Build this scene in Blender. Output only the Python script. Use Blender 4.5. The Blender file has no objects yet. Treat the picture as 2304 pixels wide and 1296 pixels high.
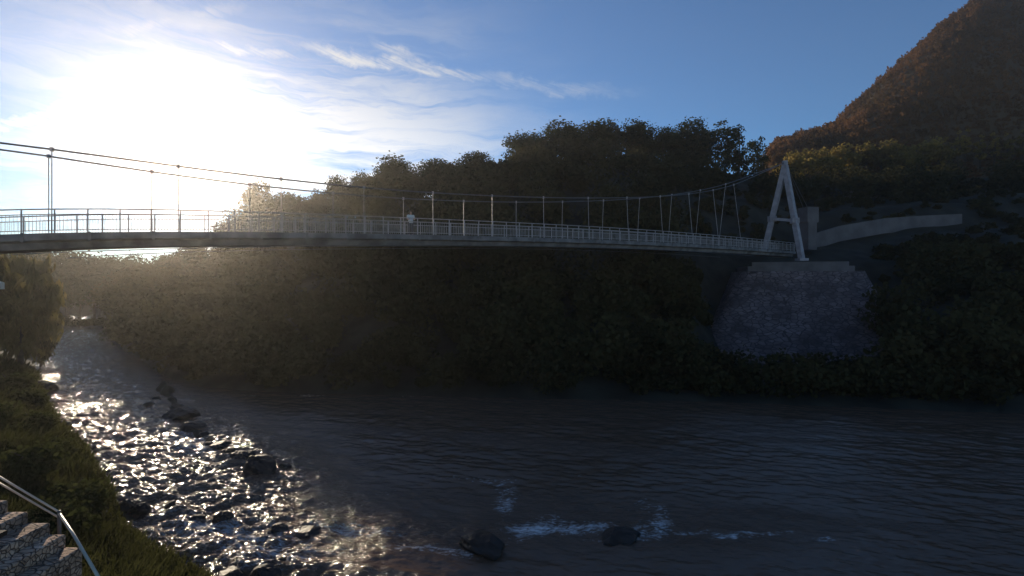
import bpy, bmesh, math, random
import numpy as np
from mathutils import Vector, Matrix

sc = bpy.context.scene
col = sc.collection
R = math.radians

# ---------------------------------------------------------------- camera, sky, sun, exposure
CAMZ, F, HOR = 9.0, 1080.0, 630.0          # eye height above the water, focal length and horizon row (2304 px frame)
cam = bpy.data.cameras.new("camera")
cam.sensor_width = 36.0
cam.lens = 36.0 * F / 2304.0
cam.shift_y = (HOR - 648.0) / 2304.0
cam.clip_end = 5000
cam_o = bpy.data.objects.new("camera", cam)
cam_o.location = (0, 0, CAMZ)
cam_o.rotation_euler = (R(90), 0, 0)
col.objects.link(cam_o)
sc.camera = cam_o

SUN_AZ, SUN_EL = R(-33.8), R(12.0)         # azimuth from +Y towards +X
sun_dir = Vector((math.sin(SUN_AZ) * math.cos(SUN_EL), math.cos(SUN_AZ) * math.cos(SUN_EL), math.sin(SUN_EL)))
sun = bpy.data.lights.new("sun", 'SUN')
sun.energy = 5.0
sun.angle = R(0.5)
sun.color = (1.0, 0.83, 0.61)
sun_o = bpy.data.objects.new("sun", sun)
sun_o.rotation_euler = sun_dir.to_track_quat('Z', 'Y').to_euler()
sun_o.location = (-60, 80, 60)
col.objects.link(sun_o)

world = bpy.data.worlds.new("World")
sc.world = world
world.use_nodes = True
wn = world.node_tree.nodes
wl = world.node_tree.links
wn.clear()


def M(op, a, b=None, c=None):
    n = wn.new('ShaderNodeMath')
    n.operation = op
    for i, v in enumerate((a, b, c)):
        if v is None:
            continue
        if isinstance(v, (int, float)):
            n.inputs[i].default_value = v
        else:
            wl.new(v, n.inputs[i])
    return n.outputs[0]


sky = wn.new('ShaderNodeTexSky')
sky.sky_type = 'NISHITA'
sky.sun_disc = False
sky.sun_elevation = SUN_EL
sky.sun_rotation = SUN_AZ
sky.altitude = 300
sky.air_density = 1.0
sky.dust_density = 0.0
sky.ozone_density = 5.0
tc = wn.new('ShaderNodeTexCoord')
sp = wn.new('ShaderNodeSeparateXYZ')
wl.new(tc.outputs['Generated'], sp.inputs[0])
dx, dy, dz = sp.outputs
az = M('ARCTAN2', dx, dy)                                     # radians, 0 = straight ahead
el = M('ARCSINE', dz)


def wnoise(vec, scale, detail=6, rough=0.6, dist=0.0):
    n = wn.new('ShaderNodeTexNoise')
    n.inputs['Scale'].default_value = scale
    n.inputs['Detail'].default_value = detail
    n.inputs['Roughness'].default_value = rough
    n.inputs['Distortion'].default_value = dist
    wl.new(vec, n.inputs['Vector'])
    return n.outputs['Fac']


def comb(x, y, z=0.0):
    n = wn.new('ShaderNodeCombineXYZ')
    for i, v in enumerate((x, y, z)):
        if isinstance(v, (int, float)):
            n.inputs[i].default_value = v
        else:
            wl.new(v, n.inputs[i])
    return n.outputs[0]


def sstep(v, lo, hi):
    n = wn.new('ShaderNodeMapRange')
    n.interpolation_type = 'SMOOTHSTEP'
    wl.new(v, n.inputs[0])
    n.inputs[1].default_value = lo
    n.inputs[2].default_value = hi
    return n.outputs[0]


# cirrus: long streaks fanning over the sky, drawn out along the wind
warp = wnoise(comb(M('MULTIPLY', az, 2.0), M('MULTIPLY', el, 5.0)), 1.6, 4)
elw = M('ADD', el, M('MULTIPLY', M('SUBTRACT', warp, 0.5), 0.10))
streak = wnoise(comb(M('MULTIPLY', az, 1.3), M('MULTIPLY', elw, 14.0), 3.1), 1.5, 9, 0.62, 0.3)
patch = wnoise(comb(M('MULTIPLY', az, 1.0), M('MULTIPLY', el, 2.6), 8.4), 1.9, 5, 0.55)
# more cirrus low and to the left of the valley, none on the right
region = M('MULTIPLY', sstep(az, 0.30, -0.35), sstep(el, 0.60, 0.24))
cover = M('MULTIPLY', sstep(streak, 0.38, 0.62), sstep(M('ADD', patch, M('MULTIPLY', region, 0.42)), 0.46, 0.82))
cover = M('MULTIPLY', M('MULTIPLY', cover, region), M('ADD', 0.25, M('MULTIPLY', sstep(az, -0.82, -0.55), 0.75)))


def wisp(a0, a1, e0, slope, curve, wid, amp, seed):
    """one long cloud streak between two azimuths, torn along its edges"""
    t = M('SUBTRACT', az, a0)
    wob = M('MULTIPLY', M('SUBTRACT', wnoise(comb(M('MULTIPLY', az, 7.0), M('MULTIPLY', el, 9.0), seed), 1.4, 6, 0.65), 0.5), 0.075)
    mid = M('ADD', M('ADD', e0, M('MULTIPLY', t, slope)), M('MULTIPLY', M('MULTIPLY', t, t), curve))
    d = M('ABSOLUTE', M('SUBTRACT', M('ADD', el, wob), mid))
    body = sstep(d, wid, 0.0)
    L = a1 - a0
    ends = M('MULTIPLY', sstep(t, 0.0, 0.25 * L), sstep(t, L, 0.55 * L))
    fib = wnoise(comb(M('MULTIPLY', az, 5.0), M('ADD', M('MULTIPLY', el, 40.0), M('MULTIPLY', az, 12.0)), seed + 5), 1.6, 7, 0.7, 0.4)
    return M('MULTIPLY', M('MULTIPLY', M('MULTIPLY', body, ends), sstep(fib, 0.30, 0.62)), amp)


for w in (wisp(-0.46, 0.03, 0.420, -0.035, -0.05, 0.020, 1.0, 1.7),
          wisp(-0.30, -0.09, 0.448, -0.30, 0.0, 0.018, 0.8, 6.1),
          wisp(-0.58, -0.38, 0.394, 0.05, 0.0, 0.014, 0.7, 2.2),
          wisp(-0.74, -0.50, 0.296, 0.30, 0.0, 0.016, 0.6, 4.4),
          wisp(-0.86, -0.70, 0.19, 0.58, 0.0, 0.014, 0.7, 9.4),
          wisp(-0.74, -0.46, 0.36, 0.45, 0.0, 0.018, 0.45, 12.4),
          wisp(-0.10, 0.30, 0.405, -0.13, 0.0, 0.016, 0.35, 15.0)):
    cover = M('MAXIMUM', cover, w)

bw = wn.new('ShaderNodeRGBToBW')
wl.new(sky.outputs[0], bw.inputs[0])
lum = bw.outputs[0]
cl = wn.new('ShaderNodeCombineColor')
for i, k in enumerate((1.0, 1.0, 1.0)):                    # cloud is white and a few times brighter than the blue beside it
    wl.new(M('MULTIPLY', M('ADD', M('MULTIPLY', lum, 2.1), 1.2), k), cl.inputs[i])
mx = wn.new('ShaderNodeMix')
mx.data_type = 'RGBA'
wl.new(M('MULTIPLY', cover, 0.85), mx.inputs['Factor'])
wl.new(sky.outputs[0], mx.inputs['A'])
wl.new(cl.outputs[0], mx.inputs['B'])
bg = wn.new('ShaderNodeBackground')
bg.inputs['Strength'].default_value = 0.14
wl.new(mx.outputs['Result'], bg.inputs['Color'])
wo = wn.new('ShaderNodeOutputWorld')
wl.new(bg.outputs[0], wo.inputs['Surface'])

vs = sc.view_settings
vs.view_transform = 'Standard'
vs.look = 'None'
vs.gamma = 1
vs.exposure = 0.0
sc.cycles.use_denoising = True
sc.cycles.max_bounces = 6
sc.cycles.diffuse_bounces = 2
sc.cycles.glossy_bounces = 2
sc.cycles.transmission_bounces = 2
sc.cycles.volume_bounces = 0
sc.cycles.transparent_max_bounces = 4
sc.cycles.sample_clamp_indirect = 4
sc.cycles.use_light_tree = False

rng = np.random.default_rng(11)
random.seed(5)


# ---------------------------------------------------------------- helpers
def P(px, y, d):
    """a point at depth d whose bearing and height were read off the photograph while surveying the place"""
    return Vector(((px - 1152.0) / F * d, d, CAMZ - (y - HOR) / F * d))


def link(name, verts, faces, mat, parent=None, smooth=False, uvrnd=False):
    me = bpy.data.meshes.new(name)
    verts = np.asarray(verts, dtype=np.float32)
    if isinstance(faces, np.ndarray):
        n, k = faces.shape
        me.vertices.add(len(verts))
        me.vertices.foreach_set('co', verts.ravel())
        me.loops.add(n * k)
        me.loops.foreach_set('vertex_index', faces.astype(np.int32).ravel())
        me.polygons.add(n)
        me.polygons.foreach_set('loop_start', np.arange(0, n * k, k, dtype=np.int32))
        me.update(calc_edges=True)
    else:
        me.from_pydata([tuple(v) for v in verts], [], faces)
    if smooth:
        me.polygons.foreach_set('use_smooth', np.ones(len(me.polygons), dtype=bool))
    me.materials.append(mat)
    o = bpy.data.objects.new(name, me)
    col.objects.link(o)
    if parent:
        o.parent = parent
    return o


def tag(o, label=None, cat=None, group=None, kind=None):
    if label: o['label'] = label
    if cat: o['category'] = cat
    if group: o['group'] = group
    if kind: o['kind'] = kind
    return o


def empty(name, loc=(0, 0, 0), rz=0.0):
    o = bpy.data.objects.new(name, None)
    o.empty_display_size = 0.3
    o.location = loc
    o.rotation_euler = (0, 0, rz)
    col.objects.link(o)
    return o


def copy_tree(o, parent=None):
    c = o.copy()
    col.objects.link(c)
    if parent:
        c.parent = parent
    for ch in list(o.children):
        copy_tree(ch, c)
    return c


class MB:
    def __init__(s):
        s.v, s.f = [], []

    def box(s, c, size, X=(1, 0, 0), Y=(0, 1, 0), Z=(0, 0, 1)):
        c, X, Y, Z = Vector(c), Vector(X).normalized(), Vector(Y).normalized(), Vector(Z).normalized()
        b = len(s.v)
        for k in range(8):
            sx, sy, sz = (k & 1) - .5, ((k >> 1) & 1) - .5, ((k >> 2) & 1) - .5
            s.v.append(c + X * sx * size[0] + Y * sy * size[1] + Z * sz * size[2])
        s.f += [tuple(b + i for i in q) for q in ((0, 2, 3, 1), (4, 5, 7, 6), (0, 1, 5, 4), (2, 6, 7, 3), (0, 4, 6, 2), (1, 3, 7, 5))]
        return s

    def bar(s, a, b_, w, h=None, up=(0, 0, 1)):
        a, b_ = Vector(a), Vector(b_)
        X = (b_ - a)
        L = X.length
        X.normalize()
        Y = Vector(up).cross(X)
        if Y.length < 1e-4:
            Y = Vector((1, 0, 0))
        Y.normalize()
        Z = X.cross(Y)
        return s.box((a + b_) / 2, (L, w, h or w), X, Y, Z)

    def tube(s, pts, rad, n=8, cap=True):
        pts = [Vector(p) for p in pts]
        rad = rad if hasattr(rad, '__len__') else [rad] * len(pts)
        b = len(s.v)
        ref = None
        for i, p in enumerate(pts):
            t = (pts[min(i + 1, len(pts) - 1)] - pts[max(i - 1, 0)]).normalized()
            if ref is None:
                ref = Vector((0, 0, 1)) if abs(t.z) < .9 else Vector((1, 0, 0))
            u = t.cross(ref)
            if u.length < 1e-5:
                u = t.orthogonal()
            u.normalize()
            w = u.cross(t).normalized()
            ref = w
            for k in range(n):
                a = 2 * math.pi * k / n
                s.v.append(p + (u * math.cos(a) + w * math.sin(a)) * rad[i])
        for i in range(len(pts) - 1):
            for k in range(n):
                s.f.append((b + i * n + k, b + i * n + (k + 1) % n, b + (i + 1) * n + (k + 1) % n, b + (i + 1) * n + k))
        if cap:
            s.f.append(tuple(b + k for k in range(n - 1, -1, -1)))
            e = b + (len(pts) - 1) * n
            s.f.append(tuple(e + k for k in range(n)))
        return s

    def build(s, name, mat, parent=None, smooth=False):
        return link(name, s.v, s.f, mat, parent, smooth)


def pnoise(x, y, seed=0):
    """2-D gradient noise in about -1..1"""
    x = np.asarray(x, float); y = np.asarray(y, float)
    xi = np.floor(x).astype(np.int64); yi = np.floor(y).astype(np.int64)
    xf, yf = x - xi, y - yi

    def g(ix, iy, fx, fy):
        h = (ix * 374761393 + iy * 668265263 + seed * 1442695041) & 0xFFFFFFFF
        h = ((h ^ (h >> 13)) * 1274126177) & 0xFFFFFFFF
        a = (h ^ (h >> 16)) / 4294967296.0 * 2 * np.pi * 8
        return np.cos(a) * fx + np.sin(a) * fy
    u = xf * xf * xf * (xf * (xf * 6 - 15) + 10); v = yf * yf * yf * (yf * (yf * 6 - 15) + 10)
    a = g(xi, yi, xf, yf); b = g(xi + 1, yi, xf - 1, yf)
    c = g(xi, yi + 1, xf, yf - 1); d = g(xi + 1, yi + 1, xf - 1, yf - 1)
    return ((a + u * (b - a)) + v * ((c + u * (d - c)) - (a + u * (b - a)))) * 1.4


def fbm(x, y, o=4, seed=0, gain=.5):
    s, a = 0, 1.0
    for i in range(o):
        s = s + a * pnoise(x * 2 ** i, y * 2 ** i, seed + i * 17)
        a *= gain
    return s


# ---------------------------------------------------------------- materials
def mat(name, base, rough=.8, metallic=0.0, spec=.3, var=0.0, vscale=3.0, bump=0.0, bscale=20.0, dark=None):
    m = bpy.data.materials.new(name)
    m.use_nodes = True
    nt = m.node_tree
    b = nt.nodes['Principled BSDF']
    b.inputs['Base Color'].default_value = (*base, 1)
    b.inputs['Roughness'].default_value = rough
    b.inputs['Metallic'].default_value = metallic
    b.inputs['Specular IOR Level'].default_value = spec
    t = nt.nodes.new('ShaderNodeTexCoord')
    if var:
        n = nt.nodes.new('ShaderNodeTexNoise')
        n.inputs['Scale'].default_value = vscale
        n.inputs['Detail'].default_value = 6
        nt.links.new(t.outputs['Object'], n.inputs['Vector'])
        r = nt.nodes.new('ShaderNodeValToRGB')
        lo = dark or tuple(c * (1 - var) for c in base)
        r.color_ramp.elements[0].position = .35
        r.color_ramp.elements[0].color = (*lo, 1)
        r.color_ramp.elements[1].position = .65
        r.color_ramp.elements[1].color = (*[min(1, c * (1 + var)) for c in base], 1)
        nt.links.new(n.outputs['Fac'], r.inputs[0])
        nt.links.new(r.outputs[0], b.inputs['Base Color'])
    if bump:
        n = nt.nodes.new('ShaderNodeTexNoise')
        n.inputs['Scale'].default_value = bscale
        n.inputs['Detail'].default_value = 5
        nt.links.new(t.outputs['Object'], n.inputs['Vector'])
        bp = nt.nodes.new('ShaderNodeBump')
        bp.inputs['Strength'].default_value = bump
        nt.links.new(n.outputs['Fac'], bp.inputs['Height'])
        nt.links.new(bp.outputs[0], b.inputs['Normal'])
    return m


def leafmat(name, dark, light, trans=.35, scale=.35):
    m = bpy.data.materials.new(name)
    m.use_nodes = True
    nt = m.node_tree
    nt.nodes.clear()
    t = nt.nodes.new('ShaderNodeTexCoord')
    n = nt.nodes.new('ShaderNodeTexNoise')
    n.inputs['Scale'].default_value = scale
    n.inputs['Detail'].default_value = 4
    nt.links.new(t.outputs['Object'], n.inputs['Vector'])
    oi = nt.nodes.new('ShaderNodeObjectInfo')
    ad = nt.nodes.new('ShaderNodeMath')
    ad.operation = 'MULTIPLY_ADD'
    nt.links.new(oi.outputs['Random'], ad.inputs[0])
    ad.inputs[1].default_value = .3
    nt.links.new(n.outputs['Fac'], ad.inputs[2])
    r = nt.nodes.new('ShaderNodeValToRGB')
    r.color_ramp.elements[0].position = .38
    r.color_ramp.elements[0].color = (*dark, 1)
    r.color_ramp.elements[1].position = .85
    r.color_ramp.elements[1].color = (*light, 1)
    nt.links.new(ad.outputs[0], r.inputs[0])
    d = nt.nodes.new('ShaderNodeBsdfDiffuse')
    tr = nt.nodes.new('ShaderNodeBsdfTranslucent')
    nt.links.new(r.outputs[0], d.inputs[0])
    nt.links.new(r.outputs[0], tr.inputs[0])
    mxs = nt.nodes.new('ShaderNodeMixShader')
    mxs.inputs[0].default_value = trans
    nt.links.new(d.outputs[0], mxs.inputs[1])
    nt.links.new(tr.outputs[0], mxs.inputs[2])
    o = nt.nodes.new('ShaderNodeOutputMaterial')
    nt.links.new(mxs.outputs[0], o.inputs[0])
    return m


def stonemat(name, c1, c2, joint, scale, stretch=(1, 1, 1), bump=.6, jw=.06):
    """irregular stones: a Voronoi cell each, dark joints between"""
    m = bpy.data.materials.new(name)
    m.use_nodes = True
    nt = m.node_tree
    L = nt.links.new
    b = nt.nodes['Principled BSDF']
    b.inputs['Roughness'].default_value = .85
    t = nt.nodes.new('ShaderNodeTexCoord')
    mp = nt.nodes.new('ShaderNodeMapping')
    mp.inputs['Scale'].default_value = [scale * s for s in stretch]
    L(t.outputs['Object'], mp.inputs['Vector'])
    nz = nt.nodes.new('ShaderNodeTexNoise')
    nz.inputs['Scale'].default_value = 1.3
    L(mp.outputs[0], nz.inputs['Vector'])
    mixv = nt.nodes.new('ShaderNodeMix')
    mixv.data_type = 'RGBA'
    mixv.inputs['Factor'].default_value = .12
    L(mp.outputs[0], mixv.inputs['A'])
    L(nz.outputs['Color'], mixv.inputs['B'])
    v1 = nt.nodes.new('ShaderNodeTexVoronoi')
    v1.inputs['Scale'].default_value = 1
    L(mixv.outputs['Result'], v1.inputs['Vector'])
    v2 = nt.nodes.new('ShaderNodeTexVoronoi')
    v2.feature = 'DISTANCE_TO_EDGE'
    v2.inputs['Scale'].default_value = 1
    L(mixv.outputs['Result'], v2.inputs['Vector'])
    r = nt.nodes.new('ShaderNodeValToRGB')
    r.color_ramp.elements[0].color = (*c1, 1)
    r.color_ramp.elements[1].color = (*c2, 1)
    bw_ = nt.nodes.new('ShaderNodeSeparateColor')
    L(v1.outputs['Color'], bw_.inputs[0])
    n3 = nt.nodes.new('ShaderNodeTexNoise')
    n3.inputs['Scale'].default_value = 6
    n3.inputs['Detail'].default_value = 6
    L(mp.outputs[0], n3.inputs['Vector'])
    mm = nt.nodes.new('ShaderNodeMath')
    mm.operation = 'MULTIPLY_ADD'
    L(n3.outputs['Fac'], mm.inputs[0])
    mm.inputs[1].default_value = .5
    L(bw_.outputs[0], mm.inputs[2])
    m2 = nt.nodes.new('ShaderNodeMath')
    m2.operation = 'MULTIPLY'
    L(mm.outputs[0], m2.inputs[0])
    m2.inputs[1].default_value = .66
    L(m2.outputs[0], r.inputs[0])
    e = nt.nodes.new('ShaderNodeMapRange')
    L(v2.outputs['Distance'], e.inputs[0])
    e.inputs[1].default_value = jw * .3
    e.inputs[2].default_value = jw
    mc = nt.nodes.new('ShaderNodeMix')
    mc.data_type = 'RGBA'
    L(e.outputs[0], mc.inputs['Factor'])
    mc.inputs['A'].default_value = (*joint, 1)
    n5 = nt.nodes.new('ShaderNodeTexNoise')
    n5.inputs['Scale'].default_value = .35 * scale / 1.5
    n5.inputs['Detail'].default_value = 7
    n5.inputs['Roughness'].default_value = .65
    L(t.outputs['Object'], n5.inputs['Vector'])
    st_ = nt.nodes.new('ShaderNodeMapRange')
    L(n5.outputs['Fac'], st_.inputs[0])
    st_.inputs[1].default_value, st_.inputs[2].default_value = .38, .62
    st_.inputs[3].default_value, st_.inputs[4].default_value = .45, 1.15
    sc_ = nt.nodes.new('ShaderNodeVectorMath')
    sc_.operation = 'SCALE'
    L(r.outputs[0], sc_.inputs[0])
    L(st_.outputs[0], sc_.inputs['Scale'])
    L(sc_.outputs[0], mc.inputs['B'])
    L(mc.outputs['Result'], b.inputs['Base Color'])
    e2 = nt.nodes.new('ShaderNodeMapRange')
    L(v2.outputs['Distance'], e2.inputs[0])
    e2.inputs[2].default_value = jw * 2.2
    ma = nt.nodes.new('ShaderNodeMath')
    ma.operation = 'MULTIPLY_ADD'
    L(n3.outputs['Fac'], ma.inputs[0])
    ma.inputs[1].default_value = .4
    L(e2.outputs[0], ma.inputs[2])
    bp = nt.nodes.new('ShaderNodeBump')
    bp.inputs['Strength'].default_value = bump
    bp.inputs['Distance'].default_value = .05
    L(ma.outputs[0], bp.inputs['Height'])
    L(bp.outputs[0], b.inputs['Normal'])
    return m


MT = dict(
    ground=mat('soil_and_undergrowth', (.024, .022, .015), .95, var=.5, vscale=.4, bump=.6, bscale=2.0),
    mountain=mat('brown_slope', (.05, .032, .016), .95, var=.4, vscale=.03, bump=.5, bscale=.4),
    steel=mat('galvanised_steel', (.40, .35, .33), .55, metallic=.3, spec=.4, var=.15, vscale=2),
    cable=mat('dark_cable', (.12, .12, .13), .5, metallic=.4),
    deck=mat('weathered_deck', (.16, .145, .14), .8, var=.4, vscale=1.1, bump=.2, bscale=4),
    white=mat('white_painted_steel', (.31, .275, .285), .6, var=.18, vscale=1.6),
    concrete=mat('concrete', (.135, .115, .112), .85, var=.2, vscale=.6, bump=.3, bscale=5),
    wood=mat('bark', (.05, .04, .03), .9, var=.4, vscale=3, bump=.5, bscale=9),
    rock=mat('wet_dark_rock', (.022, .019, .017), .6, spec=.25, var=.5, vscale=1.5, bump=.7, bscale=5),
    canvas=mat('cream_canvas', (.80, .70, .52), .8, var=.05, vscale=4),
    darkwood=mat('dark_brown_timber', (.05, .03, .02), .7, var=.3, vscale=6),
    masonry=stonemat('rubble_masonry', (.105, .072, .068), (.235, .165, .158), (.05, .034, .032), 1.5, (1, 1, 2.1), .8, .09),
    flag=stonemat('flagstones', (.46, .27, .17), (.78, .52, .37), (.08, .055, .04), 8.5, (.8, 1.9, 1.9), 1.0, .05),
    leaf=leafmat('broadleaf', (.018, .026, .010), (.055, .062, .022)),
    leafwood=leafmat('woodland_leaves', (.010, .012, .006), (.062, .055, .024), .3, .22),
    leafbank=leafmat('bank_leaves', (.020, .026, .009), (.075, .08, .028), .4),
    leafgold=leafmat('turning_leaves', (.10, .085, .028), (.30, .215, .06), .5, .35),
    leafflare=leafmat('flare_red_leaves', (.055, .040, .020), (.20, .098, .044), .45, .09),  # red of the lens flare put into the mountain's leaf colour
    leafwillow=leafmat('willow_leaves', (.016, .015, .006), (.15, .125, .05), .4, 1.1),
    grass=leafmat('long_grass', (.014, .016, .006), (.064, .066, .022), .42, .6),
    skin=mat('skin', (.45, .28, .2), .6),
    shirt=mat('pale_shirt', (.6, .6, .58), .8),
    trousers=mat('dark_trousers', (.05, .045, .05), .8),
    hair=mat('dark_hair', (.02, .015, .012), .6),
)

# ---------------------------------------------------------------- the river's outline (world xy)
near_pts = [(60, 700), (105, 737), (75, 800), (110, 890), (150, 960), (200, 1000), (250, 1080), (310, 1190), (400, 1260), (480, 1292),
            (640, 1390), (1152, 1640), (2304, 1760), (3600, 1800)]
far_pts = [(225, 700), (243, 737), (250, 770), (300, 800), (370, 846), (450, 870), (600, 882), (900, 891), (1200, 897), (1600, 905), (2304, 930), (3600, 985)]


def wl_xy(p):
    d = CAMZ * F / (p[1] - HOR)
    return ((p[0] - 1152) / F * d, d)


NEAR = np.array([wl_xy(p) for p in near_pts])
FAR = np.array([wl_xy(p) for p in far_pts])
BAR = np.array([wl_xy(p) for p in [(366, 876), (395, 910), (425, 955), (470, 992), (520, 1022), (590, 1046), (640, 1052)]])
POLY = np.vstack([NEAR, FAR[::-1]])


def seg_dist(x, y, pts):
    best = np.full(x.shape, 1e9)
    for (ax, ay), (bx, by) in zip(pts[:-1], pts[1:]):
        ex, ey = bx - ax, by - ay
        t = np.clip(((x - ax) * ex + (y - ay) * ey) / (ex * ex + ey * ey), 0, 1)
        best = np.minimum(best, np.hypot(x - ax - t * ex, y - ay - t * ey))
    return best


def inside(x, y, poly):
    c = np.zeros(x.shape, bool)
    n = len(poly)
    for i in range(n):
        (ax, ay), (bx, by) = poly[i], poly[(i + 1) % n]
        if ay == by:
            continue
        cond = ((ay > y) != (by > y)) & (x < (bx - ax) * (y - ay) / (by - ay) + ax)
        c ^= cond
    return c


# far side: for each bearing the ground's profile (distance beyond the waterline -> height)
HILL = {  # px: [(depth, z) ...]
    -2500: [(60, 0), (95, 1), (130, 3), (320, 10)],
    100: [(93, 0), (110, 2), (150, 4), (320, 10)],
    243: [(88, 0), (100, 3), (140, 5), (320, 10)],
    300: [(57, 0), (64, 2), (90, 5), (130, 6), (320, 10)],
    440: [(41, 0), (50, 2.5), (68, 5), (110, 7.5), (320, 12)],
    560: [(39, 0), (50, 3), (75, 9), (100, 15), (116, 20), (320, 18)],
    720: [(38, 0), (48, 5), (75, 14), (98, 20.5), (130, 19), (320, 18)],
    900: [(37.4, 0), (48, 6), (75, 21), (90, 24), (140, 20), (320, 20)],
    1100: [(37, 0), (48, 6), (80, 24), (92, 27), (140, 24), (320, 24)],
    1200: [(36.6, 0), (48, 6), (80, 26), (95, 31), (140, 27), (320, 27)],
    1350: [(36.3, 0), (48, 6), (80, 27), (98, 34), (140, 30), (320, 30)],
    1650: [(36, 0), (47, .1), (57, .6), (61, 4), (68, 11), (82, 22), (105, 32), (150, 38), (320, 50)],
    1500: [(36, 0), (47, 2.5), (62, 12), (80, 24), (98, 33), (140, 30), (320, 34)],
    1800: [(35, 0), (46, .2), (56, .8), (60, 5), (66, 11.2), (76, 15), (82, 20), (120, 33), (170, 46), (320, 60)],
    1960: [(34, 0), (45, .5), (52, 1.5), (58, 6), (64, 11), (76, 15.5), (82, 21), (120, 33), (170, 46), (320, 60)],
    2050: [(34, 0), (44, 2), (54, 6), (64, 12), (76, 16.5), (82, 22), (120, 33), (170, 46), (320, 60)],
    2304: [(32, 0), (40, 3), (50, 8), (64, 15), (76, 18), (84, 24), (120, 35), (170, 48), (320, 62)],
    4200: [(26, 0), (40, 4), (64, 14), (84, 22), (120, 34), (170, 48), (320, 62)],
}
KP = sorted(HILL)


def hill_z(px, d):
    out = np.zeros(px.shape)
    zs = [np.interp(d, [a for a, _ in HILL[k]], [b for _, b in HILL[k]], left=-.3) for k in KP]
    j = np.clip(np.searchsorted(KP, px) - 1, 0, len(KP) - 2)
    ks = np.array(KP, float)
    t = np.clip((px - ks[j]) / (ks[j + 1] - ks[j]), 0, 1)
    t = t * t * (3 - 2 * t)
    Z = np.array(zs)
    idx = np.arange(px.size).reshape(px.shape)
    Zf = Z.reshape(len(KP), -1)
    f = idx.ravel()
    out = Zf[j.ravel(), f] * (1 - t.ravel()) + Zf[j.ravel() + 1, f] * t.ravel()
    return out.reshape(px.shape)


def near_side(x, y):
    """True on the camera's side of the river"""
    px = x / np.maximum(y, .1) * F + 1152
    # depth of the near bank on this bearing; past the bend everything left of the river is the near side
    order = np.argsort([p[0] for p in near_pts[3:]])
    kp = np.array([p[0] for p in near_pts[3:]], float)[order]
    kd = NEAR[3:, 1][order]
    nd = np.interp(px, kp, kd)
    return (y < nd) | ((px < 110) & (y < 92))


def ground_z(x, y):
    x = np.asarray(x, float); y = np.asarray(y, float)
    px = x / np.maximum(y, .1) * F + 1152
    ins = inside(x, y, POLY)
    dn = seg_dist(x, y, NEAR)
    df = seg_dist(x, y, FAR)
    ns = near_side(x, y)
    zn = np.interp(dn, [0, .6, 2.5, 6, 12, 25], [-.05, .35, 1.1, 2.6, 4.0, 4.4])
    zf = np.maximum(hill_z(px, y), np.minimum(df * .25, .4))
    zb = -np.minimum(np.minimum(dn, df) * .35, 1.2) - .08
    z = np.where(ins, zb, np.where(ns, zn, zf))
    n = fbm(x * .11, y * .11, 4, 3) * .6
    bd = seg_dist(x, y, BAR)
    z = z + np.where(ins, np.exp(-(bd / (.75 + .35 * pnoise(x * .7, y * .7, 8))) ** 2) * (1.34 + .3 * fbm(x * 1.1, y * 1.1, 3, 13)) * np.interp(bd, [0, 3], [1, 1]), 0)
    amp = np.where(ins, .15, np.clip(np.minimum(dn, df) * .12, .05, 1.0))
    return z + n * amp


# ground sheet: rows closer together near the viewer, out past the trees to the foot of the mountain
pxs = np.concatenate([np.linspace(-2400, -120, 60), np.linspace(-100, 2400, 420), np.linspace(2430, 4100, 45)])
ds = np.concatenate([np.linspace(1.5, 14, 40), np.geomspace(14.3, 100, 230), np.geomspace(102, 222, 40)])
GX = (pxs[None, :] - 1152) / F * ds[:, None]
GY = np.repeat(ds[:, None], len(pxs), 1)
GZ = ground_z(GX, GY)


def grid_faces(nr, nc):
    i = np.arange(nr - 1)[:, None] * nc + np.arange(nc - 1)[None, :]
    return np.stack([i, i + 1, i + nc + 1, i + nc], -1).reshape(-1, 4)


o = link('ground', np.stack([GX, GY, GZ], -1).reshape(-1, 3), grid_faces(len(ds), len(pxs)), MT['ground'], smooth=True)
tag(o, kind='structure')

# ---------------------------------------------------------------- the mountain
MS = [(1480, 600), (1690, 500), (1735, 338), (1790, 318), (1880, 288), (1960, 218), (2040, 143), (2120, 73), (2200, 20), (2240, 10), (2304, 5), (2450, 30), (2700, 90), (3400, 260)]
mpx = np.linspace(1480, 3400, 260)
sky_y = np.interp(mpx, [a for a, _ in MS], [b for _, b in MS]) + 12
mt = np.linspace(0, 1.25, 120)
D0, D1 = 122.0, 200.0
Mx, My, Mz = [], [], []
for t in mt:
    d = D0 + (D1 - D0) * t
    ridge = CAMZ + (HOR - sky_y) / F * D1
    foot = 33.5 + 0 * mpx
    prof = np.sin(np.clip(t, 0, 1) * np.pi / 2) ** .95 if t <= 1 else 1 - (t - 1) * 1.2
    z = foot + (ridge - foot) * prof
    z = np.where(ridge < foot, np.minimum(z, ridge + (1 - min(t, 1)) * 0), z)
    x = (mpx - 1152) / F * d
    z = z + fbm(x * .03, np.full_like(x, d * .03), 4, 9) * 1.1 * min(1, t * 3)
    z = z + 2.6 * pnoise(x * .045 + d * .01, np.full_like(x, .3), 19) * max(0, 1 - abs(2 * t - 1))
    Mx.append(x); My.append(np.full_like(x, d)); Mz.append(z)
Mx, My, Mz = np.array(Mx), np.array(My), np.array(Mz)
o = link('mountain', np.stack([Mx, My, Mz], -1).reshape(-1, 3), grid_faces(len(mt), len(mpx)), MT['mountain'], smooth=True)
tag(o, kind='structure')


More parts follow.
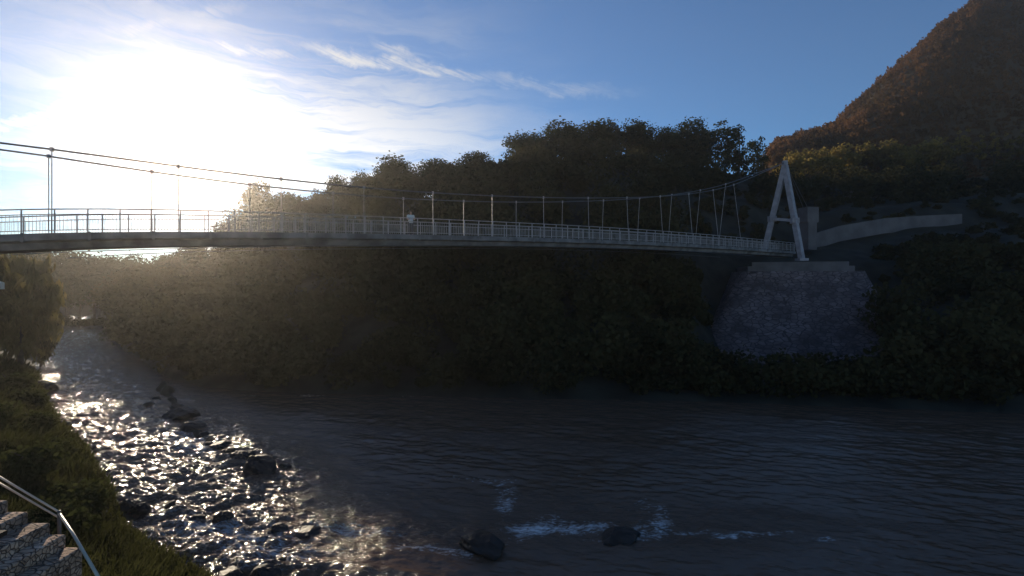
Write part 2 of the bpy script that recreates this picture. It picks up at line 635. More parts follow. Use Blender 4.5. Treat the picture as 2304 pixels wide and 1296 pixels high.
# ---------------------------------------------------------------- foliage builders
def quads(cent, size, aspect=1.0, up=0.0, seed=0, hang=None):
    """one small leaf-like quad per centre, random orientation"""
    r = np.random.default_rng(seed)
    n = len(cent)
    a = r.normal(size=(n, 3))
    if hang is not None:
        a = a * .35 + np.array(hang)
    a /= np.linalg.norm(a, axis=1)[:, None]
    b = r.normal(size=(n, 3))
    b -= (b * a).sum(1)[:, None] * a
    b /= np.linalg.norm(b, axis=1)[:, None]
    s = size * r.uniform(.6, 1.35, n)[:, None]
    a = a * s * aspect
    b = b * s
    v = np.stack([cent - a * .5, cent + b * .42, cent + a * .5, cent - b * .42], 1).reshape(-1, 3)
    return v, np.arange(n * 4).reshape(n, 4)


def crown_points(n, W, H, z0, nclump, seed, shape='round', shell=.62):
    """leaf centres: clumps spread through an uneven crown, leaves towards the clumps' outsides"""
    r = np.random.default_rng(seed)
    cs, rad = [], []
    for i in range(nclump):
        for _ in range(40):
            p = r.uniform(-1, 1, 3)
            if shape == 'round' and np.linalg.norm(p) < 1: break
            if shape == 'cone' and math.hypot(p[0], p[1]) < (1 - p[2]) / 2 * .95 + .08: break
            if shape == 'column' and math.hypot(p[0], p[1]) < .8 * math.sqrt(max(0, 1 - p[2] ** 2)) + .1: break
        p = p * (.74 if shape == 'round' else .85)
        cs.append((p[0] * W / 2, p[1] * W / 2, z0 + H / 2 + p[2] * H / 2))
        k = r.uniform(.16, .34) if shape == 'round' else r.uniform(.12, .24)
        rad.append(k * min(W, H))
    cs, rad = np.array(cs), np.array(rad)
    w = rad ** 2
    i = r.choice(nclump, n, p=w / w.sum())
    d = r.normal(size=(n, 3))
    d /= np.linalg.norm(d, axis=1)[:, None]
    q = (shell + (1 - shell) * r.random(n)) * (1 + .18 * r.normal(size=n))
    return cs[i] + d * (rad[i] * q)[:, None] * np.array([1, 1, .8]), cs


def trunk_mb(h, r0, tips, seed):
    rr = random.Random(seed)
    m = MB()
    pts = [Vector((0, 0, -.3))]
    for k in range(1, 6):
        pts.append(Vector((rr.uniform(-.12, .12) * k * .5, rr.uniform(-.12, .12) * k * .5, h * k / 5)))
    m.tube(pts, [r0 * 1.25, r0, r0 * .85, r0 * .68, r0 * .5, r0 * .25], 8)
    for t in tips:
        t = Vector(t)
        k = max(1, min(4, int(t.z / h * 3.2)))
        a = pts[k]
        mid = (a + t) / 2 + Vector((0, 0, -.08 * (t - a).length))
        m.tube([a, mid, t], [r0 * .42, r0 * .25, r0 * .08], 5, cap=False)
    return m


def tree_proto(name, W, H, z0, n, size, nclump, seed, leaf, shape='round', trunk_r=.2, aspect=1.1, shell=.62, hang=None):
    root = empty(name)
    pts, cs = crown_points(n, W, H, z0, nclump, seed, shape, shell)
    v, f = quads(pts, size, aspect, seed=seed + 1, hang=hang)
    tips = cs[np.random.default_rng(seed).permutation(len(cs))[:min(14, len(cs))]]
    trunk_mb(z0 + H * .8, trunk_r, tips, seed).build('trunk', MT['wood'], root, True)
    link('crown', v, f, leaf, root)
    root['height'] = z0 + H
    return root


used = set()


def plant(proto, x, y, z, h, rz, label, cat, group, sx=1.0):
    """the first call moves the prototype itself, later ones copy it with its trunk and crown"""
    if proto.name not in used:
        o = proto
        used.add(proto.name)
    else:
        o = copy_tree(proto)
    s = h / proto['height']
    o.location = (x, y, z)
    o.scale = (s * sx, s * sx, s)
    o.rotation_euler = (0, 0, rz)
    tag(o, label, cat, group)
    return o


def gz(x, y):
    return float(ground_z(np.array([x]), np.array([y]))[0])


# ---------------------------------------------------------------- skyline trees on the ridge, one by one
broad = [tree_proto('broadleaf_tree', 8, 8.5, 3.2, 4200, .42, 26, 100 + i * 7, MT['leaf']) for i in range(4)]
airy = tree_proto('airy_tree', 6, 9.5, 3.0, 1500, .38, 40, 171, MT['leaf'], 'column', .14, 1.2, .3)
spiky = tree_proto('slim_tree', 3.6, 9, 1.2, 1100, .34, 26, 191, MT['leaf'], 'cone', .12, 1.2, .4)
SKY_G = 'trees on the crest of the wooded hill'
ridge = [  # px of the crown, its top row, depth, width in px, prototype, label
    (505, 500, 112, 60, 0, 'low bushy tree lowest on the hill edge, beside the glare'),
    (582, 414, 116, 74, 1, 'tree with a ragged crown rising alone at the bright left end of the hill'),
    (650, 424, 109, 80, 2, 'flat topped tree under the cables where they meet the hill'),
    (712, 412, 103, 54, 'spiky', 'thin twiggy tree sticking up by the upper cable end'),
    (765, 392, 98, 64, 3, 'small rounded tree just right of where the upper cable meets the hill'),
    (812, 388, 92, 52, 0, 'small dark tree between the two cable end trees and the taller rise'),
    (890, 356, 84, 96, 1, 'broad uneven tree at the left end of the middle row on the crest'),
    (978, 350, 86, 82, 2, 'wide tree in the middle of the middle row on the crest'),
    (1072, 342, 88, 92, 3, 'domed tree with sky showing through at the right end of the middle row'),
    (1125, 348, 88, 40, 'spiky', 'thin pale green tree in the notch before the tallest trees'),
    (1185, 300, 92, 112, 0, 'big smooth topped tree at the left shoulder of the tallest trees'),
    (1262, 280, 94, 104, 1, 'big tree stepping up towards the top of the hill'),
    (1340, 268, 96, 116, 2, 'tallest broad tree at the very top of the hill'),
    (1422, 270, 96, 100, 3, 'big tree left of the gap of sky in the tallest trees'),
    (1492, 290, 97, 64, 0, 'tree just right of the gap of sky with a lower crown'),
    (1552, 274, 98, 96, 1, 'dark broad tree right of the gap, beside the airy tree'),
    (1632, 260, 100, 84, 'airy', 'airy thin leaved tree with the sky showing through its branches'),
    (1664, 266, 101, 44, 'spiky', 'slim upright tree touching the airy tree on its right'),
    (1706, 300, 103, 56, 'airy', 'small airy tree, last before the mountain slope begins'),
]
for px, top, d, wpx, pr, lab in ridge:
    proto = {'airy': airy, 'spiky': spiky}.get(pr) or broad[pr]
    x = (px - 1152) / F * d
    zt = CAMZ + (HOR - top) / F * d
    zg = gz(x, d) - .3
    h = max(4.5, zt - zg)
    w0 = {'airy': 6, 'spiky': 3.6}.get(pr, 8) * h / proto['height']
    plant(proto, x, d, zg, h, random.uniform(0, 6.28), lab, 'tree', SKY_G, max(.7, min(2.0, wpx / F * d / w0)))

# far row low over the river's bend, seen under the deck
far_g = 'hazy trees along the far bend'
FB = [(28, 552, 'far tree left of the round one, half behind the willow'), (75, 556, None), (122, 552, 'round headed tree standing out in the far row under the deck'),
      (150, 562, None), (180, 574, None), (212, 578, None), (242, 577, None), (270, 568, 'square topped tree standing out in the far row under the deck'),
      (300, 576, None), (330, 570, 'thin tree poking up in the far row, right of the square topped one'), (360, 572, None), (392, 564, None), (420, 556, None),
      (450, 545, None)]
for i, (px, top, lab) in enumerate(FB):
    d = 104 + (i * 37 % 13)
    x = (px - 1152) / F * d
    zg = gz(x, d) - .3
    h = CAMZ + (HOR - top) / F * d - zg
    pr = spiky if px == 330 else broad[(i * 3 + 1) % 4]
    plant(pr, x, d, zg, h, random.uniform(0, 6.28), lab or 'grey hazy tree in the low even part of the far row under the deck', 'tree', far_g, .95 if px != 330 else .8)

# ---------------------------------------------------------------- woods that read as one mass
def wood(name, spots, leaf, nleaf, size, seed, nclump=12):
    V, Fc, off = [], [], 0
    for k, (x, y, z, w, h) in enumerate(spots):
        pts, _ = crown_points(nleaf, w, h, 0, nclump, seed + k, 'round', .65)
        v, f = quads(pts, size, 1.1, seed=seed + k + 5000)
        V.append(v + np.array([x, y, z])); Fc.append(f + off); off += len(v)
    return tag(link(name, np.concatenate(V), np.concatenate(Fc), leaf), kind='stuff')


spots = []
r = np.random.default_rng(77)
while len(spots) < 560:
    px = r.uniform(245, 2360) if len(spots) % 6 else (r.uniform(245, 600) if len(spots) % 12 else r.uniform(470, 720))
    dmin = np.interp(px, [245, 300, 440, 2304], [89, 58, 41.5, 33]) + 1.0
    dmax = np.interp(px, [245, 440, 560, 900, 1350, 1700, 1800, 2304], [108, 112, 114, 92, 98, 104, 106, 106])
    d = dmin + (dmax - dmin) * r.random() ** 1.1
    if len(spots) % 12 == 0: d = r.uniform(98, 114)
    if 1640 < px < 2000 and d < 84: continue             # round the abutment and the road
    if px > 1700 and 66 < d < 88: continue
    x = (px - 1152) / F * d
    z = gz(x, d)
    h = r.uniform(3.5, 8) * (1 if d > 50 else .7)
    top = np.interp(px, [q[0] for q in ridge], [q[1] for q in ridge]) + 22
    if px < 505: top = np.interp(px, [245, 400, 440, 480, 505], [582, 578, 556, 540, 522])
    zmax = CAMZ + (HOR - top) / F * d
    if px < 1720 and z + h > zmax:
        h = zmax - z
        if h < 1.5: continue
    if px < 540:
        h = min(h, 2.0 + (d - 30) * .19 - z)
        if h < 1.0: continue
    elif px < 700:
        h = min(h * (1.5 if d > 98 else 1), (d - 14) * (.235 if d < 98 else .27) - z)
        if h < 1.0: continue
    # keep clear of the footbridge
    if z + h > 11 and d < 50: h = max(2, 10.5 - z)
    if 1540 < px < 1650 and d < 84: h = min(h, 2.4)
    if px > 1720: h = min(h, CAMZ + (HOR - (545 if d < 70 else 356)) / F * d - z)
    if px > 1720 and d < 70 and h < 1: h = 1.0
    if h < 1: continue
    spots.append((x, d, z - .3, h * r.uniform(.8, 1.2), h + .3))
for k in range(60):                                       # close the crest between the single trees
    px = r.uniform(690, 1150) if k < 40 else r.uniform(1430, 1600)
    d = np.interp(px, [690, 900, 1150, 1600], [106, 92, 97, 104]) + r.uniform(-3, 3)
    z = gz((px - 1152) / F * d, d)
    top = np.interp(px, [q[0] for q in ridge], [q[1] for q in ridge]) + r.uniform(10, 26)
    h = CAMZ + (HOR - top) / F * d - z
    if h > 2: spots.append(((px - 1152) / F * d, d, z - .3, min(h, 8) * r.uniform(.7, 1.0), h + .3))
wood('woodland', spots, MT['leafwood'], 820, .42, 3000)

# undergrowth along the far waterline
spots = []
for k in range(200):
    px = r.uniform(250, 2350) if k < 170 else r.uniform(95, 250)
    dmin = np.interp(px, [249, 250, 300, 370, 450, 600, 900, 1600, 2304], [93.5, 71, 58, 45.5, 41.5, 39.5, 38, 36, 33])
    d = dmin + r.uniform(.2, 4)
    if 1650 < px < 2000 and d > 42: continue
    x = (px - 1152) / F * d
    w = r.uniform(1.5, 3.6)
    spots.append((x, d, gz(x, d) - .3, w * 1.3, w))
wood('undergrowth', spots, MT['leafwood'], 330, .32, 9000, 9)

spots = []
for k in range(420):
    px = r.uniform(1560, 2360)
    d = r.uniform(60, 108)
    if 71 < d < 78.5 and 1780 < px < 2190: continue
    if px < 1980 and d < 70: continue
    x = (px - 1152) / F * d
    h = r.uniform(.7, 2.0)
    spots.append((x, d, gz(x, d) - .25, h * r.uniform(1.4, 2.4), h))
wood('scrub', spots, MT['leafwood'], 260, .34, 12000, 9)

# mountain wood: crowns by the thousand
V, Fc, off = [], [], 0
protos = []
for k in range(6):
    pts, _ = crown_points(26, 4.4, 5.0, -.6, 7, 400 + k, 'round', .7)
    protos.append(quads(pts, 1.6, 1.1, seed=430 + k))
n = 19000
ri = r.uniform(0, len(mt) - 1.01, n); ci = r.uniform(0, len(mpx) - 1.01, n) * .62
ri = ri * (np.interp(ri, [0, 119], [1, .85]))
a, b = ri.astype(int), ci.astype(int)
for k in range(n):
    x, y, z = Mx[a[k], b[k]], My[a[k], b[k]], Mz[a[k], b[k]]
    x += r.uniform(-1.0, 1.0)
    v, f = protos[k % 6]
    s = r.uniform(.14, .33) + .2 * (r.random() < .08)
    V.append(v * np.array([s, s, s * r.uniform(.8, 1.3)]) + np.array([x, y, z])); Fc.append(f + off); off += len(v)
tag(link('mountain_woods', np.concatenate(V), np.concatenate(Fc), MT['leafflare']), kind='stuff')

# sunlit yellow trees at the mountain's foot
gold_r = tree_proto('yellowing_tree', 7, 7, 1.5, 1100, .62, 18, 611, MT['leafgold'])
gold_c = tree_proto('yellow_poplar', 3.2, 11, .6, 700, .5, 22, 641, MT['leafgold'], 'column')
GG = 'yellowing trees along the foot of the mountain'
GT = [(1772, 338, 116, 'r', 'first yellowing tree of the sunlit row, right above the A-frame tower'), (1815, 330, 118, 'r', None), (1862, 326, 118, 'r', None), (1905, 318, 120, 'r', None),
      (1950, 318, 122, 'r', None), (1985, 312, 121, 'r', None), (2020, 318, 116, 'r', 'brightest broad yellow tree in the middle of the sunlit row'), (2062, 322, 124, 'r', None),
      (2110, 305, 122, 'r', None), (2135, 300, 120, 'c', None), (2160, 288, 121, 'c', None), (2172, 284, 122, 'c', 'tallest slim yellow tree of the upright group'), (2205, 296, 120, 'c', None),
      (2238, 290, 123, 'c', None), (2270, 292, 121, 'c', None), (2300, 286, 121, 'c', None), (2335, 300, 120, 'r', None)]
for i, (px, top, d, kd, lab) in enumerate(GT):
    x = (px - 1152) / F * d
    zg = gz(x, d) - .3
    zt = CAMZ + (HOR - top) / F * d
    h = min(max(4.0, zt - zg), 9)
    lab = lab or ('rounded yellow green tree in the sunlit row at the mountain foot' if kd == 'r' else 'slim upright yellow tree in the group at the right end of the sunlit row')
    plant(gold_r if kd == 'r' else gold_c, x, d, zt - h, h, i * 1.3, lab, 'tree', GG, 1.0)

# ---------------------------------------------------------------- water
wpx = np.concatenate([np.linspace(-200, 0, 30), np.linspace(4, 2304, 760), np.linspace(2315, 3300, 60)])
wy = np.concatenate([np.linspace(712, 760, 30), np.linspace(762, 1310, 520), np.linspace(1315, 1700, 50)])[::-1]
WD = CAMZ * F / (wy - HOR)
WX = (wpx[None, :] - 1152) / F * WD[:, None]
WY = np.repeat(WD[:, None], len(wpx), 1)
flow = np.array([.80, -.60])                                   # the current runs from far left towards the viewer's right


def blob(cx, cy, rx, ry=None):
    c = wl_xy((cx, cy))
    e = wl_xy((cx + rx, cy + (ry or rx)))
    return c, abs(e[0] - c[0]) + .5, abs(e[1] - c[1]) + .5


# rough where the bed is shallow: the left channel and the sill across the foot of the picture
ca, sa = math.cos(R(-14)), math.sin(R(-14))                      # crests lie nearly across the view
u_ = WX * ca + WY * sa
v_ = -WX * sa + WY * ca
pxg = np.repeat(wpx[None, :], len(wy), 0)
yg = np.repeat(wy[:, None], len(wpx), 1)
spine_x = np.interp(WY, [13, 15, 18, 21, 24, 28, 33, 38, 45, 60], [-3, -6, -7, -8.5, -10, -13.5, -18.5, -24, -31, -44])
left_ch = 1 / (1 + np.exp((WX - spine_x) / 1.3))
rapid = np.clip(left_ch * np.interp(WY, [13, 24, 32, 45, 70], [1, 1, .75, .55, .8]) + .04, 0, 1)
sill = np.exp(-((WY - 17.3 - .25 * np.sin(WX * .7)) / 1.3) ** 2) * np.interp(WX, [-8, -2, 7, 13], [0, .8, .8, 0])
rapid = np.clip(rapid + sill * .6 + .5 * np.clip(fbm(u_ * .07, v_ * .33, 3, 91) - .12, 0, .7) * np.interp(WY, [14, 36, 44], [1, .7, 0]), 0, 1)
Z = .040 * fbm(u_ * .35, v_ * .8, 3, 21)
Z = Z + rapid * (.16 * fbm(u_ * .55, v_ * .8, 2, 31) + .11 * fbm(u_ * 1.2, v_ * 1.8, 2, 41, .6) + .065 * (1 - np.abs(fbm(u_ * 2.4, v_ * 3.4, 2, 51))) * 1.0)
lw = WX.copy()
Z = Z + (1 - rapid) * .032 * fbm(u_ * 1.1, v_ * 2.6, 3, 61)
Z *= np.interp(WY, [14, 40, 100], [1, .8, .5])


def water_mat():
    m = bpy.data.materials.new('river_water')
    m.use_nodes = True
    nt = m.node_tree
    L = nt.links.new
    b = nt.nodes['Principled BSDF']
    b.inputs['Base Color'].default_value = (.11, .068, .046, 1)
    b.inputs['Roughness'].default_value = .10
    b.inputs['IOR'].default_value = 1.33
    t = nt.nodes.new('ShaderNodeTexCoord')
    mp = nt.nodes.new('ShaderNodeMapping')
    mp.inputs['Rotation'].default_value = (0, 0, R(14))
    mp.inputs['Scale'].default_value = (.8, 1.9, 1)
    L(t.outputs['Object'], mp.inputs[0])
    at = nt.nodes.new('ShaderNodeAttribute')
    at.attribute_name = 'rapid'
    n1 = nt.nodes.new('ShaderNodeTexNoise')
    n1.inputs['Scale'].default_value = 4.6
    n1.inputs['Detail'].default_value = 5
    n1.inputs['Roughness'].default_value = .6
    L(mp.outputs[0], n1.inputs['Vector'])
    st = nt.nodes.new('ShaderNodeMath')
    st.operation = 'MULTIPLY_ADD'
    L(at.outputs['Fac'], st.inputs[0])
    st.inputs[1].default_value = .95
    st.inputs[2].default_value = .07
    bp = nt.nodes.new('ShaderNodeBump')
    bp.inputs['Distance'].default_value = .24
    L(st.outputs[0], bp.inputs['Strength'])
    L(n1.outputs['Fac'], bp.inputs['Height'])
    L(bp.outputs[0], b.inputs['Normal'])
    # foam: torn white water
    fa = nt.nodes.new('ShaderNodeAttribute')
    fa.attribute_name = 'foam'
    n2 = nt.nodes.new('ShaderNodeTexNoise')
    n2.inputs['Scale'].default_value = 5.0
    n2.inputs['Detail'].default_value = 8
    n2.inputs['Roughness'].default_value = .72
    n2.inputs['Distortion'].default_value = .6
    L(mp.outputs[0], n2.inputs['Vector'])
    ad = nt.nodes.new('ShaderNodeMath')
    ad.operation = 'ADD'
    L(fa.outputs['Fac'], ad.inputs[0])
    L(n2.outputs['Fac'], ad.inputs[1])
    mr = nt.nodes.new('ShaderNodeMapRange')
    L(ad.outputs[0], mr.inputs[0])
    mr.inputs[1].default_value = .76
    mr.inputs[2].default_value = 1.0
    fo = nt.nodes.new('ShaderNodeBsdfDiffuse')
    fo.inputs[0].default_value = (.60, .61, .62, 1)
    ms = nt.nodes.new('ShaderNodeMixShader')
    L(mr.outputs[0], ms.inputs[0])
    L(b.outputs[0], ms.inputs[1])
    L(fo.outputs[0], ms.inputs[2])
    L(ms.outputs[0], nt.nodes['Material Output'].inputs[0])
    return m


foam = .20 * rapid * left_ch
for cx, cy, rx, ry, amp in [(1215, 1190, 90, 16, .62), (1295, 1195, 70, 10, .55), (1445, 1200, 60, 14, .6), (1480, 1178, 45, 14, .5), (1150, 1110, 30, 40, .35),
                            (1100, 1085, 40, 14, .3), (1440, 1135, 30, 24, .35), (960, 1235, 110, 12, .5), (1060, 1250, 60, 10, .45), (860, 1200, 120, 14, .35),
                            (760, 1185, 90, 12, .35), (430, 1000, 60, 26, .35), (640, 1240, 160, 40, .35), (480, 1190, 120, 30, .35), (1640, 1208, 60, 5, .5), (1240, 1165, 50, 14, .35), (1185, 1205, 40, 16, .5), (1390, 1216, 90, 5, .5), (1700, 1200, 120, 6, .42), (1345, 1182, 40, 12, .45), (1560, 1196, 50, 5, .4), (1490, 1150, 22, 30, .36), (1020, 1075, 60, 8, .3), (1130, 1140, 26, 26, .4), (1120, 1225, 30, 10, .5), (1300, 1070, 30, 5, .3), (1850, 1215, 90, 8, .35), (850, 1110, 90, 16, .2), (700, 890, 60, 4, .35), (920, 893, 40, 3, .3),
                            (560, 890, 40, 3, .3)]:
    foam = foam + amp * np.exp(-((pxg - cx) / rx) ** 2 - ((yg - cy) / ry) ** 2)
foam = .42 * (1 - np.exp(-foam / .40)) * (1 + .25 * pnoise(WX * 1.7, WY * 2.3, 77))
o = link('river_water', np.stack([WX, WY, Z], -1).reshape(-1, 3), grid_faces(len(wy), len(wpx)), water_mat(), smooth=True)
for nm, arr in (('rapid', rapid), ('foam', foam)):
    at = o.data.attributes.new(nm, 'FLOAT', 'POINT')
    at.data.foreach_set('value', arr.astype(np.float32).ravel())
tag(o, kind='structure')

# ---------------------------------------------------------------- rocks in the river, each one separate
def rock_mesh(name, seed):
    bm = bmesh.new()
    bmesh.ops.create_icosphere(bm, subdivisions=4, radius=1)
    rr = np.random.default_rng(seed)
    cuts = [(Vector(rr.normal(size=3)).normalized(), rr.uniform(.5, .85)) for _ in range(11)]
    for v in bm.verts:
        p = v.co.copy()
        for nrm, dd in cuts:
            e = p.dot(nrm) - dd
            if e > 0:
                p -= nrm * e * .85
        k = .12 * float(pnoise(p.x * 2.1 + seed, p.y * 2.1 + p.z * 1.7)) + .07 * float(pnoise(p.x * 5 + p.z * 3, p.y * 5 + seed)) + .04 * float(pnoise(p.x * 11, p.z * 11 + p.y * 9 + seed))
        v.co = p * (1 + k)
    me = bpy.data.meshes.new(name)
    bm.to_mesh(me)
    bm.free()
    me.materials.append(MT['rock'])
    return me


RM = [rock_mesh('rock', 3 + k) for k in range(4)]
RG = 'dark rocks in the river'
rocks = [  # px, waterline row, width px, height px, label
    (592, 1058, 84, 44, 'large dark boulder at the lower end of the rocky bar in mid river'),
    (382, 1142, 30, 24, 'lone small rock standing in the glittering left channel'),
    (318, 1154, 36, 26, 'rock touching the left bank beside the lone glitter rock'),
    (284, 1150, 50, 38, 'dark rock on the bank edge left of the glittering water'),
    (602, 1296, 66, 36, 'black rock at the bottom edge in the brightest rapids'),
    (508, 1300, 70, 26, 'low rock at the bottom edge against the near bank'),
    (504, 1172, 48, 26, 'wet rounded rock in the middle of the glittering rapids'),
    (440, 1166, 36, 14, 'low flat rock just left of the wet rounded rock in the rapids'),
    (632, 1192, 46, 20, 'submerged looking rock behind the wet rounded one, downstream'),
    (690, 1200, 60, 18, 'long low rock at the right edge of the glitter'),
    (1088, 1232, 112, 34, 'broad dark rock with a pale wave around its foot'),
    (1392, 1208, 96, 28, 'dark rock between two patches of white water, right of the broad one'),
    (636, 1262, 30, 16, 'small rounded rock just above the black bottom edge rock'),
    (372, 878, 26, 14, 'rock at the upstream tip of the rocky bar'),
    (336, 912, 24, 10, 'little rock ahead of the rocky bar beside the bright water'),
    (410, 936, 80, 30, 'grassy topped dark mound on the rocky bar'),
    (440, 962, 60, 20, 'dark rock below the grassy mound on the rocky bar'),
    (492, 1006, 52, 18, 'flat dark rock halfway down the rocky bar'),
    (540, 1030, 50, 18, 'dark rock just above the large boulder on the bar'),
    (90, 880, 60, 34, 'dark rock at the foot of the left bank, upstream'),
    (150, 966, 36, 26, 'dark rock at the foot of the left bank below the grass'),
    (470, 985, 34, 10, 'small wet stone in the middle of the rocky bar'),
    (352, 898, 26, 12, None), (398, 915, 40, 16, None), (425, 952, 34, 14, None), (455, 978, 40, 16, None), (472, 1000, 30, 12, None), (505, 1018, 36, 16, None),
    (525, 1016, 44, 18, None), (552, 1044, 36, 14, None), (562, 1026, 48, 20, None), (640, 1050, 40, 16, None), (610, 1034, 50, 18, None), (575, 1012, 30, 8, None),
    (214, 738, 40, 6, 'flat pale edged stone across the far end of the river'),
]
for i, (px, yy, w, h, lab) in enumerate(rocks):
    x, y = wl_xy((px, yy))
    k = y / F
    o = bpy.data.objects.new('rock', RM[i % 4])
    col.objects.link(o)
    o.location = (x, y, -.05)
    o.scale = (w * k * (.58 if lab else .40), w * k * (.45 if lab else .34), h * k * (.95 if lab else .7))
    o.rotation_euler = (0, 0, (i * 2.4) % 1.0 - .5)
    tag(o, lab or 'small dark stone among the many that fill out the rocky bar', 'rock', RG)

# ---------------------------------------------------------------- the suspension footbridge
FE, PHI0, DD = 1200.0, R(-36.0), 30.0


def bridge_xy(px):
    phi = (px - 1152) / FE
    rr = DD / math.cos(phi - PHI0)
    psi = math.atan((px - 1152) / F)
    return Vector((rr * math.sin(psi), rr * math.cos(psi)))


raw = [bridge_xy(p) for p in np.linspace(0, 1790, 400)]
pre = raw[0] + (raw[0] - raw[12]).normalized() * 34
raw = [pre.lerp(raw[0], t) for t in np.linspace(0, .98, 40)] + raw
cum = [0.0]
for a_, b_ in zip(raw[:-1], raw[1:]):
    cum.append(cum[-1] + (b_ - a_).length)
cum = np.array(cum)
LEN = cum[-1]
RX, RY = np.array([p.x for p in raw]), np.array([p.y for p in raw])


def s_at_px(px):
    i = int(np.argmin([abs(p.x / p.y * F + 1152 - px) for p in raw]))
    return cum[i]


deck_s = [s_at_px(p) for p in (0, 300, 470, 900, 1250, 1555, 1720)]
deck_z = [(CAMZ + (HOR - y) / F * float(np.interp(s, cum, RY))) for s, y in zip(deck_s, (527, 522, 521.5, 526, 536, 549, 560))]
cz = np.polyfit(deck_s, deck_z, 3)


def deck(s, off=0.0, dz=0.0):
    """point on the near deck edge at arc length s, moved off metres across the deck and dz up"""
    x, y = np.interp(s, cum, RX), np.interp(s, cum, RY)
    e = .5
    tx, ty = np.interp(s + e, cum, RX) - np.interp(s - e, cum, RX), np.interp(s + e, cum, RY) - np.interp(s - e, cum, RY)
    l = math.hypot(tx, ty)
    nx, ny = -ty / l, tx / l                                   # away from the viewer
    z = np.polyval(cz, max(s, 20))
    return Vector((x + nx * off, y + ny * off, z + dz))


WID = 2.2
bridge = empty('suspension_footbridge', deck(s_at_px(1740), WID / 2))
tag(bridge, 'long pale suspension footbridge with cables and railings crossing high over the river', 'footbridge')
inv = Matrix.Translation(-bridge.location)


def bpart(o):
    o.parent = bridge
    o.matrix_parent_inverse = inv
    return o


ss = np.linspace(0, LEN - .2, 170)
v, f = [], []
prof = [(-.12, -.02), (-.12, -.34), (.18, -.42), (.3, -.72), (WID - .3, -.72), (WID - .18, -.42), (WID + .12, -.34), (WID + .12, -.02)]
for s in ss:
    for a_, b_ in prof:
        v.append(deck(s, a_, b_))
k = len(prof)
for i in range(len(ss) - 1):
    for j in range(k):
        f.append((i * k + j, i * k + (j + 1) % k, (i + 1) * k + (j + 1) % k, (i + 1) * k + j))
f += [tuple(range(k)), tuple(range((len(ss) - 1) * k + k - 1, (len(ss) - 1) * k - 1, -1))]
bpart(link('deck', v, f, MT['deck']))

post_me = None
for off in (0.0, WID):
    m = MB()
    m.tube([deck(s, off, 1.10) for s in ss], .032, 6)
    m.tube([deck(s, off, .86) for s in ss], .024, 6)
    m.tube([deck(s, off, .12) for s in ss], .022, 6)
    rail = bpart(m.build('railing', MT['steel'], None, True))
    m = MB()
    nb = int(LEN / .14)
    for q in range(nb):
        s = q * .14 + .05
        p = deck(s, off)
        m.tube([p + Vector((0, 0, .12)), p + Vector((0, 0, .86))], .010, 4, cap=False)
    ob = m.build('balusters', MT['steel'])
    ob.parent = rail
    ob.matrix_parent_inverse = rail.matrix_parent_inverse.copy()
    ob.matrix_parent_inverse = Matrix()
    s = s_at_px(903) % 1.21
    q = 0
    while s < LEN - .3:
        if s > 14 or q % 2 == 0:
            p = deck(s, off)
            if post_me is None:
                o = MB().bar((0, 0, -.3), (0, 0, 1.1), .055, .045).build('post', MT['steel'])
                post_me = o.data
            else:
                o = bpy.data.objects.new('post', post_me)
                col.objects.link(o)
            o.location = p
            o.rotation_euler = (0, 0, .6)
            o.parent = rail
        s += 1.21
        q += 1

# the tower: a white A-frame across the deck end
apex = P(1766, 374, 62.0)
footL, footR = P(1718, 572, 63.8), P(1804, 584, 60.2)
tw = bpart(MB().box(apex + Vector((0, 0, .25)), (.5, .5, .9)).build('tower', MT['white']))


def tpart(mb, name, m=MT['white']):
    o = mb.build(name, m)
    o.parent = tw
    return o


for ft in (footL, footR):
    m = MB()
    m.bar(ft, apex + Vector((0, 0, .1)), .64, .56)
    m.box(ft, (1.1, 1.1, .3))
    tpart(m, 'leg')
tcr = (apex.z - (CAMZ + (HOR - 490) / F * 62)) / (apex.z - footL.z)
tpart(MB().bar(apex.lerp(footL, tcr), apex.lerp(footR, tcr), .42, .36), 'crossbeam')

# steel ribs and gussets
rib_me = None
s = 1.0
while s < LEN - 1:
    for off in (-.13, WID + .13):
        p, t_ = deck(s, off, -.2), (deck(s + .3, off, -.2) - deck(s - .3, off, -.2)).normalized()
        if rib_me is None:
            o = MB().box((0, 0, 0), (.10, .07, .42)).build('edge_rib', MT['deck'])
            rib_me = o.data
        else:
            o = bpy.data.objects.new('edge_rib', rib_me)
            col.objects.link(o)
        o.location = p
        o.rotation_euler = (0, 0, math.atan2(t_.y, t_.x))
        bpart(o)
    s += 2.42
for ft in (footL, footR):
    m = MB().box(apex.lerp(ft, tcr), (.9, .62, .7))
    for a_ in (-.3, .3):
        for c_ in (-.22, .22):
            m.box(apex.lerp(ft, tcr) + Vector((a_, -.33, c_)), (.09, .06, .09))
    tpart(m, 'gusset_plate')

